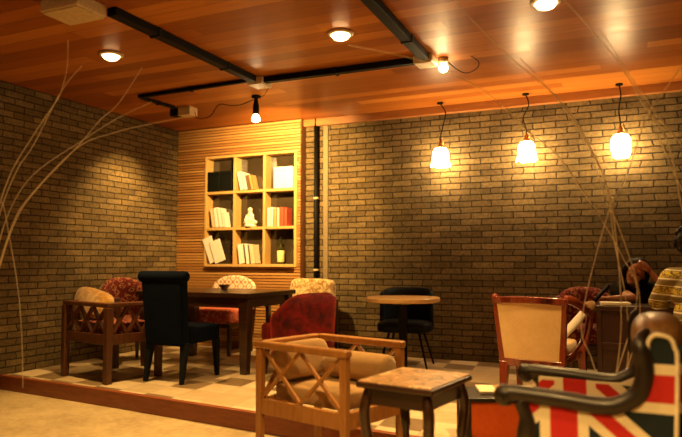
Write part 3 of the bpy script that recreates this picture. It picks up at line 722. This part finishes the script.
# side table
t = thing('side_table', 'square stone-topped side table with dark cabriole legs in the foreground', 'table', (-1.03, 3.2, LZ), R(-9))
sw, sd = .375, .45
MB().box((0, 0, .612), (sw + .05, sd + .05, .03)).build('top_frame', 'walnut', t, bevel=.012)
MB().box((0, 0, .623), (sw + .03, sd + .03, .02)).build('stone_inset', 'stone', t, bevel=.003)
m = MB()
for s in (-1, 1): m.box((0, s * (sd / 2 - .03), .555), (sw - .06, .025, .085)).box((s * (sw / 2 - .03), 0, .555), (.025, sd - .06, .085))
m.build('apron', 'walnut', t, bevel=.004)
for sx in (-1, 1):
    for sy in (-1, 1):
        x, y = sx * (sw / 2 - .03), sy * (sd / 2 - .03)
        p = smooth_path([(x, y, .6), (x + sx * .012, y + sy * .012, .54), (x + sx * .02, y + sy * .02, .46), (x + sx * .004, y + sy * .004, .3), (x - sx * .006, y - sy * .006, .14), (x + sx * .006, y + sy * .006, .05), (x + sx * .02, y + sy * .02, .012)], 5)
        n = len(p); rr_ = [(.024, .028, .027, .019, .014, .014, .019)[min(6, int(i / 5))] for i in range(n)]
        MB().tube(p, rr_, 12).build('leg', 'walnut', t, smooth=True)

# armchair with the crossed flag
t = thing('flag_armchair', 'armchair in red, white and blue crossed-flag fabric with black scrolled arms', 'armchair', (-.48, 2.71, LZ))
OUT = [(.05, .2), (.59, .2), (.61, .5), (.625, .84), (.62, .9), (.605, .935), (.56, .945), (.535, .928), (.527, .89), (.537, .84), (.53, .76), (.49, .7), (.42, .665), (.25, .665), (.05, .67)]
for t0, t1 in ((.025, .075), (.575, .625)):
    MB().prism(OUT, lambda x, z: Vector((x, t0, z)), lambda x, z: Vector((x, t1, z))).build('side_panel', 'flag', t, bevel=.01)
ARM = [(-.02, .675), (.0, .68), (.05, .682), (.2, .674), (.34, .662), (.42, .67), (.487, .715), (.515, .785), (.515, .845), (.505, .885)]
for ty in (.035, .615):
    iw = .07 if ty < .3 else -.05
    p = smooth_path([(x, ty, z) for x, z in ARM] + [(.508, ty + iw * .3, .925), (.53, ty + iw * .8, .955)], 5); n = len(p)
    rd = [(.037 + .012 * max(0, 1 - i / 5)) * min(1, .45 + (n - 1 - i) / 14) for i in range(n)]
    a = MB().tube(p, rd, 14, .95).build('arm', 'black_wood', t, smooth=True)
    MB().ell((-.015, ty, .672), (.045, .042, .045)).build('scroll', 'black_wood', a, smooth=True)
    MB().tube(smooth_path([(.045, ty, .66), (.075, ty, .58), (.06, ty, .48), (.035, ty, .36), (.04, ty, .26), (.06, ty, .12), (.03, ty, .01)], 5), [.03, .03, .03, .03, .03, .034, .036, .038, .038, .036, .034, .034, .036, .04, .044, .046, .046, .044, .042, .04, .038, .036, .034, .03, .028, .026, .025, .024, .024, .026, .028], 12).build('leg', 'black_wood', t, smooth=True)
    MB().leg((.59, ty, .24), (.64, ty, 0), .026, .02).build('leg', 'black_wood', t, bevel=.004)
for ty in (.022, .628):
    pp = [(.533, ty, .79), (.538, ty, .84), (.528, ty, .89), (.536, ty, .93), (.56, ty, .948), (.606, ty, .938), (.622, ty, .9), (.628, ty, .84), (.613, ty, .5), (.592, ty, .2)]
    MB().tube(smooth_path(pp, 5), .008, 8).build('piping', 'piping', t, smooth=True)
MB().prism([(.58, .2), (.64, .2), (.68, .86), (.66, .9), (.6, .9), (.58, .86)], lambda x, z: Vector((x, .076, z)), lambda x, z: Vector((x, .574, z))).build('backrest', 'flag', t, bevel=.015)
MB().box((.3, .325, .27), (.54, .49, .1)).build('seat_frame', 'black_wood', t, bevel=.01)
MB().pad((.31, .325, .37), (.54, .49, .13), .3).build('seat_cushion', 'flag', t, smooth=True)
MB().pad((.575, .345, .905), (.21, .52, .21), .75).build('headrest', 'crest', t, smooth=True)
MB().prism([(.485 + .0 * i, .8) for i in (0,)] + [(.485, .94), (.5, .985), (.53, 1.01), (.53, .8)], lambda x, z: Vector((x - .03, .6, z)), lambda x, z: Vector((x - .03, .63, z))).build('back_post', 'black_wood', t, bevel=.01)

# ------------------------------------------------------------------ people
def rz3(z): return rot(z=z)
# woman leaning on her hand
t = thing('person', 'person with long dark hair resting the head on one hand at the dark table', 'person', (.035, 6.33, -.04))
HC = Vector((.0, -.14, 1.035)); HR = rot(z=-6) @ rot(y=24) @ rot(x=10)
H = lambda x, y, z: HC + HR @ Vector((x, y, z))
m = MB()
m.ell((0, .02, .56), (.165, .12, .12)).ell((0, .01, .7), (.14, .1, .14)).ell((0, -.01, .83), (.165, .1, .11))
m.cap((-.15, -.01, .885), (.15, -.01, .885), .058).cap((0, -.03, .9), H(0, .01, -.06), .05, .045)
m.ell(H(0, .012, .025), (.075, .09, .09), HR).ell(H(0, -.012, -.03), (.06, .072, .078), HR).ell(H(0, -.055, -.085), (.03, .028, .024), HR)
m.cap(H(0, -.082, .02), H(0, -.1, -.018), .009, .014)
for s in (-1, 1): m.ell(H(s * .073, .01, -.005), (.01, .02, .03), HR).ell(H(s * .036, -.068, -.025), (.022, .018, .022), HR)
m.cap(H(-.04, -.08, .034), H(.04, -.08, .034), .009)
def arm(m, sh, el, wr, r=(.048, .036, .024)):
    m.cap(sh, el, r[0], r[1]).cap(el, wr, r[1], r[2])
def hand(m, wr, dirv, nrm, curl=.5, thumb=1, k=1.0):
    """palm and five bent fingers"""
    wr = Vector(wr); d = Vector(dirv).normalized(); nv = Vector(nrm).normalized(); sd_ = d.cross(nv).normalized()
    c = wr + d * .045 * k
    m.ell(c, (.042 * k, .036 * k, .016 * k), Matrix((d, sd_, nv)).transposed())
    for i, (o, L) in enumerate(((-.027, .062), (-.009, .074), (.009, .07), (.026, .054))):
        b0 = wr + d * .078 * k + sd_ * o * k; b1 = b0 + (d - nv * curl * .4) * L * .5 * k; b2 = b1 + (d - nv * curl * 1.3).normalized() * L * .32 * k; b3 = b2 + (d * .5 - nv * curl * 1.6).normalized() * L * .25 * k
        m.cap(b0, b1, .0092 * k, .0085 * k).cap(b1, b2, .0085 * k, .0078 * k).cap(b2, b3, .0078 * k, .007 * k)
    b0 = wr + d * .025 * k + sd_ * .03 * thumb * k; b1 = b0 + (d * .6 + sd_ * .8 * thumb).normalized() * .034 * k; b2 = b1 + (d * .9 + sd_ * .3 * thumb - nv * .3).normalized() * .028 * k
    m.cap(b0, b1, .012 * k, .0095 * k).cap(b1, b2, .0095 * k, .008 * k)
arm(m, (.16, -.02, .88), (.285, -.3, .825), (.125, -.2, 1.03))
hand(m, (.125, -.2, 1.03), (-.5, .12, .85), (.75, -.5, .45), .35, -1)
arm(m, (-.16, -.02, .88), (-.03, -.35, .825), (-.21, -.395, .82))
hand(m, (-.21, -.395, .82), (-1, -.12, .06), (0, 0, 1), .9, 1)
for s in (-1, 1): m.cap((s * .08, -.02, .52), (s * .1, -.4, .5), .08, .055).cap((s * .1, -.4, .5), (s * .1, -.3, .13), .052, .035).cap((s * .1, -.28, .085), (s * .1, -.42, .07), .036, .028)
m.build('body', 'skin', t, remesh=.006)
m = MB(); m.ell((0, .02, .57), (.18, .13, .13)).ell((0, .01, .7), (.155, .115, .15)).ell((0, -.01, .83), (.18, .113, .112)).cap((-.155, -.01, .88), (.155, -.01, .88), .07)
m.cap((.16, -.02, .88), (.225, -.165, .85), .06, .054).cap((-.16, -.02, .88), (-.095, -.185, .85), .06, .054)
m.build('top', 'dark_cloth', t, remesh=.01)
m = MB()
for s in (-1, 1): m.cap((s * .08, 0, .53), (s * .1, -.4, .5), .095, .07).cap((s * .1, -.4, .5), (s * .1, -.31, .15), .066, .05)
m.build('trousers', 'dark_cloth', t, remesh=.012)
m = MB(); m.ell(H(0, .035, .045), (.09, .095, .092), HR).ell(H(0, .055, -.02), (.09, .08, .1), HR)
for i in range(7):
    a = -.085 + i * .012; m.tube(smooth_path([H(-.05 - i * .004, .0 + i * .015, .09), H(-.09, -.015 + i * .016, .02), H(-.1, .0 + i * .018, -.08), (-.1 - i * .006, -.2 + i * .02, .92), (-.115 - .004 * i, -.22 + i * .025, .83)], 4), .026, 8)
for i in range(4): m.tube(smooth_path([H(.05, .02 + i * .02, .09), H(.092, .02 + i * .02, .0), H(.09, .05 + i * .02, -.1)], 4), .02, 8)
m.build('hair', 'hair', t, remesh=.009, sm=2)
for s in (-1, 1): MB().ell(H(s * .03, -.08, .012), (.013, .007, .0065), HR, 12).build('eye', 'eye', t, smooth=True)
MB().ell(H(0, -.084, -.05), (.022, .008, .008), HR, 12).build('mouth', 'lip', t, smooth=True)

# second person seen from behind
t = thing('person', 'person with curly dark hair in a banded floral shirt, seen from behind at the right', 'person', (.43, 5.12, -.01), R(8))
HC2 = Vector((-.02, .06, 1.215)); HR2 = rot(z=-10) @ rot(x=-12)
H2 = lambda x, y, z: HC2 + HR2 @ Vector((x, y, z))
m = MB()
m.ell((0, 0, .57), (.17, .125, .12)).ell((0, .01, .73), (.145, .1, .15)).ell((0, .02, .9), (.175, .105, .14))
m.cap((-.165, .01, 1.0), (.165, .01, 1.0), .058).cap((.02, .02, 1.02), H2(0, 0, -.05), .056, .052)
m.ell(H2(0, -.012, .03), (.077, .095, .095), HR2).ell(H2(0, .015, -.03), (.062, .075, .08), HR2).ell(H2(0, .06, -.09), (.03, .03, .025), HR2)
m.cap(H2(0, .085, .02), H2(0, .108, -.018), .009, .014).cap(H2(-.04, .082, .035), H2(.04, .082, .035), .009)
for s in (-1, 1): m.ell(H2(s * .076, -.01, -.005), (.01, .02, .03), HR2)
arm(m, (-.185, .01, .985), (-.235, .24, .8), (-.08, .45, .785)); hand(m, (-.08, .45, .785), (.8, .5, 0), (0, 0, 1), .4, -1)
arm(m, (.185, .01, .985), (.26, .25, .8), (.15, .46, .785)); hand(m, (.15, .46, .785), (-.7, .5, 0), (0, 0, 1), .4, 1)
for s in (-1, 1): m.cap((s * .085, .02, .53), (s * .11, .4, .51), .08, .056).cap((s * .11, .4, .51), (s * .11, .28, .1), .052, .036).cap((s * .11, .27, .055), (s * .11, .41, .04), .036, .028)
m.build('body', 'skin', t, remesh=.006)
m = MB(); m.ell((0, 0, .58), (.19, .145, .14)).ell((0, .01, .73), (.17, .125, .17)).ell((0, .015, .9), (.195, .125, .15)).cap((-.17, .01, .995), (.17, .01, .995), .071)
m.cap((-.05, .015, 1.035), (.06, .015, 1.035), .055)
m.cap((-.185, .01, .985), (-.235, .24, .805), .068, .058).cap((-.235, .24, .805), (-.16, .345, .795), .056, .05)
m.cap((.185, .01, .985), (.26, .25, .805), .068, .058).cap((.26, .25, .805), (.205, .355, .795), .056, .05)
m.build('shirt', 'shirt', t, remesh=.01)
m = MB()
for s in (-1, 1): m.cap((s * .085, .01, .54), (s * .11, .4, .51), .096, .07).cap((s * .11, .4, .51), (s * .11, .29, .13), .066, .05)
m.build('trousers', 'dark_cloth', t, remesh=.012)
m = MB(); rr = random.Random(5); m.ell(H2(0, -.03, .03), (.105, .105, .11), HR2)
for i in range(150):
    a, b = rr.uniform(0, 2 * PI), rr.uniform(-.75, 1.4)
    p = Vector((math.cos(a) * math.cos(b) * .108, math.sin(a) * math.cos(b) * .108 - .03, math.sin(b) * .112 + .03))
    if p.y > .055 and p.z < .07: continue
    m.ell(H2(*p), (rr.uniform(.016, .026),) * 3, seg=8)
m.build('hair', 'hair', t, remesh=.007, sm=1)
for s in (-1, 1): MB().ell(H2(s * .03, .088, .012), (.013, .007, .0065), HR2, 12).build('eye', 'eye', t, smooth=True)
MB().ell(H2(0, .09, -.05), (.022, .008, .008), HR2, 12).build('mouth', 'lip', t, smooth=True)

def stool(label, x, y, k):
    t = thing('stool', label, 'stool', (x, y, 0)); t.scale = (1, 1, k)
    MB().lathe([(0, .4), (.18, .4), (.19, .415), (.185, .445), (0, .45)], n=32).build('seat', 'walnut', t, smooth=False)
    for k in range(4):
        a = PI / 4 + k * PI / 2; MB().leg((math.cos(a) * .12, math.sin(a) * .12, .41), (math.cos(a) * .2, math.sin(a) * .2, 0), .016, .012, 8).build('leg', 'walnut', t)
stool('dark round stool under the long-haired person at the far side of the dark table', .035, 6.36, .88)
stool('dark round stool under the person in the floral shirt', .43, 5.1, .96)

# folded umbrella held over the table's end
p0, p1 = Vector((-.525, 5.50, .482)), Vector((-.181, 5.875, .89))
t = thing('umbrella', 'pale folded umbrella with dark handle slanting between the barrel chair and the dark table', 'umbrella', p0)
t.rotation_euler = (p1 - p0).to_track_quat('Z', 'X').to_euler(); L = (p1 - p0).length
MB().lathe([(0, 0), (.012, .0), (.028, .03), (.034, .12), (.034, .3), (.03, .32), (0, .32)], n=18, wave=None).build('canopy', 'white', t, smooth=True)
MB().lathe([(0, .31), (.03, .31), (.05, .34), (.052, .38), (.03, .42), (.014, .44), (0, .44)], n=18).build('collar', 'tan', t, smooth=True)
MB().lathe([(0, .43), (.014, .43), (.016, .5), (.02, L), (0, L + .006)], n=14).build('handle', 'black', t, smooth=True)

# ------------------------------------------------------------------ dry twigs in floor vases
TWIGS_RIGHT = [
    (3.2, [(-0.14, 3.677, 0.361), (-0.198, 3.579, 0.588), (-0.236, 3.491, 0.805), (-0.099, 3.46, 1.335), (-0.011, 3.431, 1.513), (0.094, 3.403, 1.807), (0.202, 3.385, 1.963), (0.324, 3.373, 2.136)]) ,
    (3.4, [(-0.111, 3.69, 0.361), (-0.057, 3.625, 0.744), (-0.063, 3.529, 1.18), (-0.103, 3.426, 1.487), (-0.21, 3.298, 1.73), (-0.316, 3.176, 1.896), (-0.461, 3.039, 2.028), (-0.641, 2.882, 2.214), (-0.756, 2.756, 2.374)]) ,
    (3.2, [(-0.092, 3.699, 0.361), (-0.029, 3.677, 0.586), (-0.029, 3.619, 0.899), (-0.076, 3.541, 1.206), (-0.101, 3.477, 1.468), (-0.163, 3.4, 1.654), (-0.255, 3.311, 1.836), (-0.348, 3.226, 1.947), (-0.464, 3.129, 2.084)]) ,
    (3.2, [(-0.083, 3.703, 0.361), (0.035, 3.624, 0.849), (-0.033, 3.471, 1.209), (-0.106, 3.327, 1.413), (-0.157, 3.192, 1.62)]) ,
    (3.0, [(-0.126, 3.684, 0.361), (0.022, 3.65, 0.898), (-0.041, 3.542, 1.125), (-0.174, 3.401, 1.388), (-0.316, 3.258, 1.617), (-0.439, 3.132, 1.728), (-0.623, 2.974, 1.91), (-0.861, 2.795, 2.024), (-1.145, 2.601, 2.079)]) ,
]
TWIGS_EDGE = [
    (3.2, [(0.334, 3.487, 0.635), (0.267, 3.385, 1.104), (0.22, 3.31, 1.343), (0.164, 3.226, 1.648), (0.064, 3.132, 1.808), (-0.032, 3.038, 1.99), (-0.252, 2.882, 2.264)]) ,
    (3.0, [(0.347, 3.493, 0.635), (0.293, 3.394, 1.15), (0.238, 3.316, 1.379), (0.185, 3.246, 1.508), (0.133, 3.176, 1.642), (0.087, 3.108, 1.777), (-0.001, 3.02, 1.936)]) ,
    (3.0, [(0.36, 3.499, 0.635), (0.347, 3.412, 1.243), (0.3, 3.334, 1.517), (0.225, 3.256, 1.621), (0.116, 3.159, 1.767), (0.042, 3.08, 1.884), (-0.096, 2.964, 2.111)]) ,
]
TWIGS_LEFT = [
    (3.0, [(-3.315, 2.346, 0.376), (-3.193, 2.329, 0.891), (-3.075, 2.319, 1.29), (-2.963, 2.317, 1.551), (-2.831, 2.329, 1.734), (-2.71, 2.339, 1.877), (-2.636, 2.333, 1.951), (-2.575, 2.317, 2.075), (-2.541, 2.288, 2.205)]) ,
    (3.0, [(-3.31, 2.348, 0.376), (-3.163, 2.331, 0.891), (-3.036, 2.312, 1.315), (-2.906, 2.307, 1.562), (-2.782, 2.308, 1.7), (-2.609, 2.321, 1.966), (-2.481, 2.325, 2.075)]) ,
    (3.0, [(-3.305, 2.35, 0.376), (-3.145, 2.374, 0.943), (-3.031, 2.393, 1.287), (-2.932, 2.418, 1.448), (-2.689, 2.501, 1.704), (-2.506, 2.571, 1.783), (-2.319, 2.644, 1.829), (-2.144, 2.713, 1.865)]) ,
    (2.8, [(-3.3, 2.353, 0.376), (-3.124, 2.379, 0.997), (-3.01, 2.399, 1.32), (-2.892, 2.433, 1.491), (-2.684, 2.503, 1.715), (-2.567, 2.538, 1.852), (-2.472, 2.567, 1.936), (-2.345, 2.603, 2.126)]) ,
    (2.6, [(-3.295, 2.355, 0.376), (-3.204, 2.347, 0.943), (-3.127, 2.344, 1.347), (-3.07, 2.358, 1.41), (-3.034, 2.379, 1.238), (-2.992, 2.412, 0.944), (-2.974, 2.431, 0.678), (-2.97, 2.444, 0.424)]) ,
    (2.6, [(-3.305, 2.35, 0.376), (-3.138, 2.355, 0.971), (-3.027, 2.352, 1.317), (-2.874, 2.378, 1.548), (-2.618, 2.454, 1.723), (-2.415, 2.51, 1.843), (-2.234, 2.558, 1.92)]) ,
]
TW_EDGE_BASE = (0.348, 3.500, LZ)
TW_LEFT_BASE = (-3.306, 2.352, LZ)

def twigs(name_label, loc, h, groups):
    t = thing('twig_arrangement', name_label, 'dry twigs', loc)
    MB().lathe([(0, 0), (.07, 0), (.09, .06), (.1, h * .5), (.07, h * .85), (.05, h * .95), (.058, h), (.05, h), (.042, h * .95), (.05, h * .8), (0, h * .7)], n=28).build('vase', 'vase', t, smooth=True)
    b = Vector((*loc[:2], loc[2] + h * .72))
    for r, pts in groups:
        p = smooth_path([b - Vector(loc)] + [Vector(q) - Vector(loc) for q in pts], 7); n = len(p)
        MB().tube(p, [max(.0013, r * .001 * (1 - .6 * i / n)) for i in range(n)], 7).build('twig', 'twig', t, smooth=True)
twigs('tall dry twigs fanning up from behind the flag armchair', (-.115, 3.6, LZ), .46, TWIGS_RIGHT)
twigs('dry twigs sweeping in from the right edge of the photo', TW_EDGE_BASE, .5, TWIGS_EDGE)
twigs('dry twigs arching in from the left edge of the photo', TW_LEFT_BASE, .5, TWIGS_LEFT)
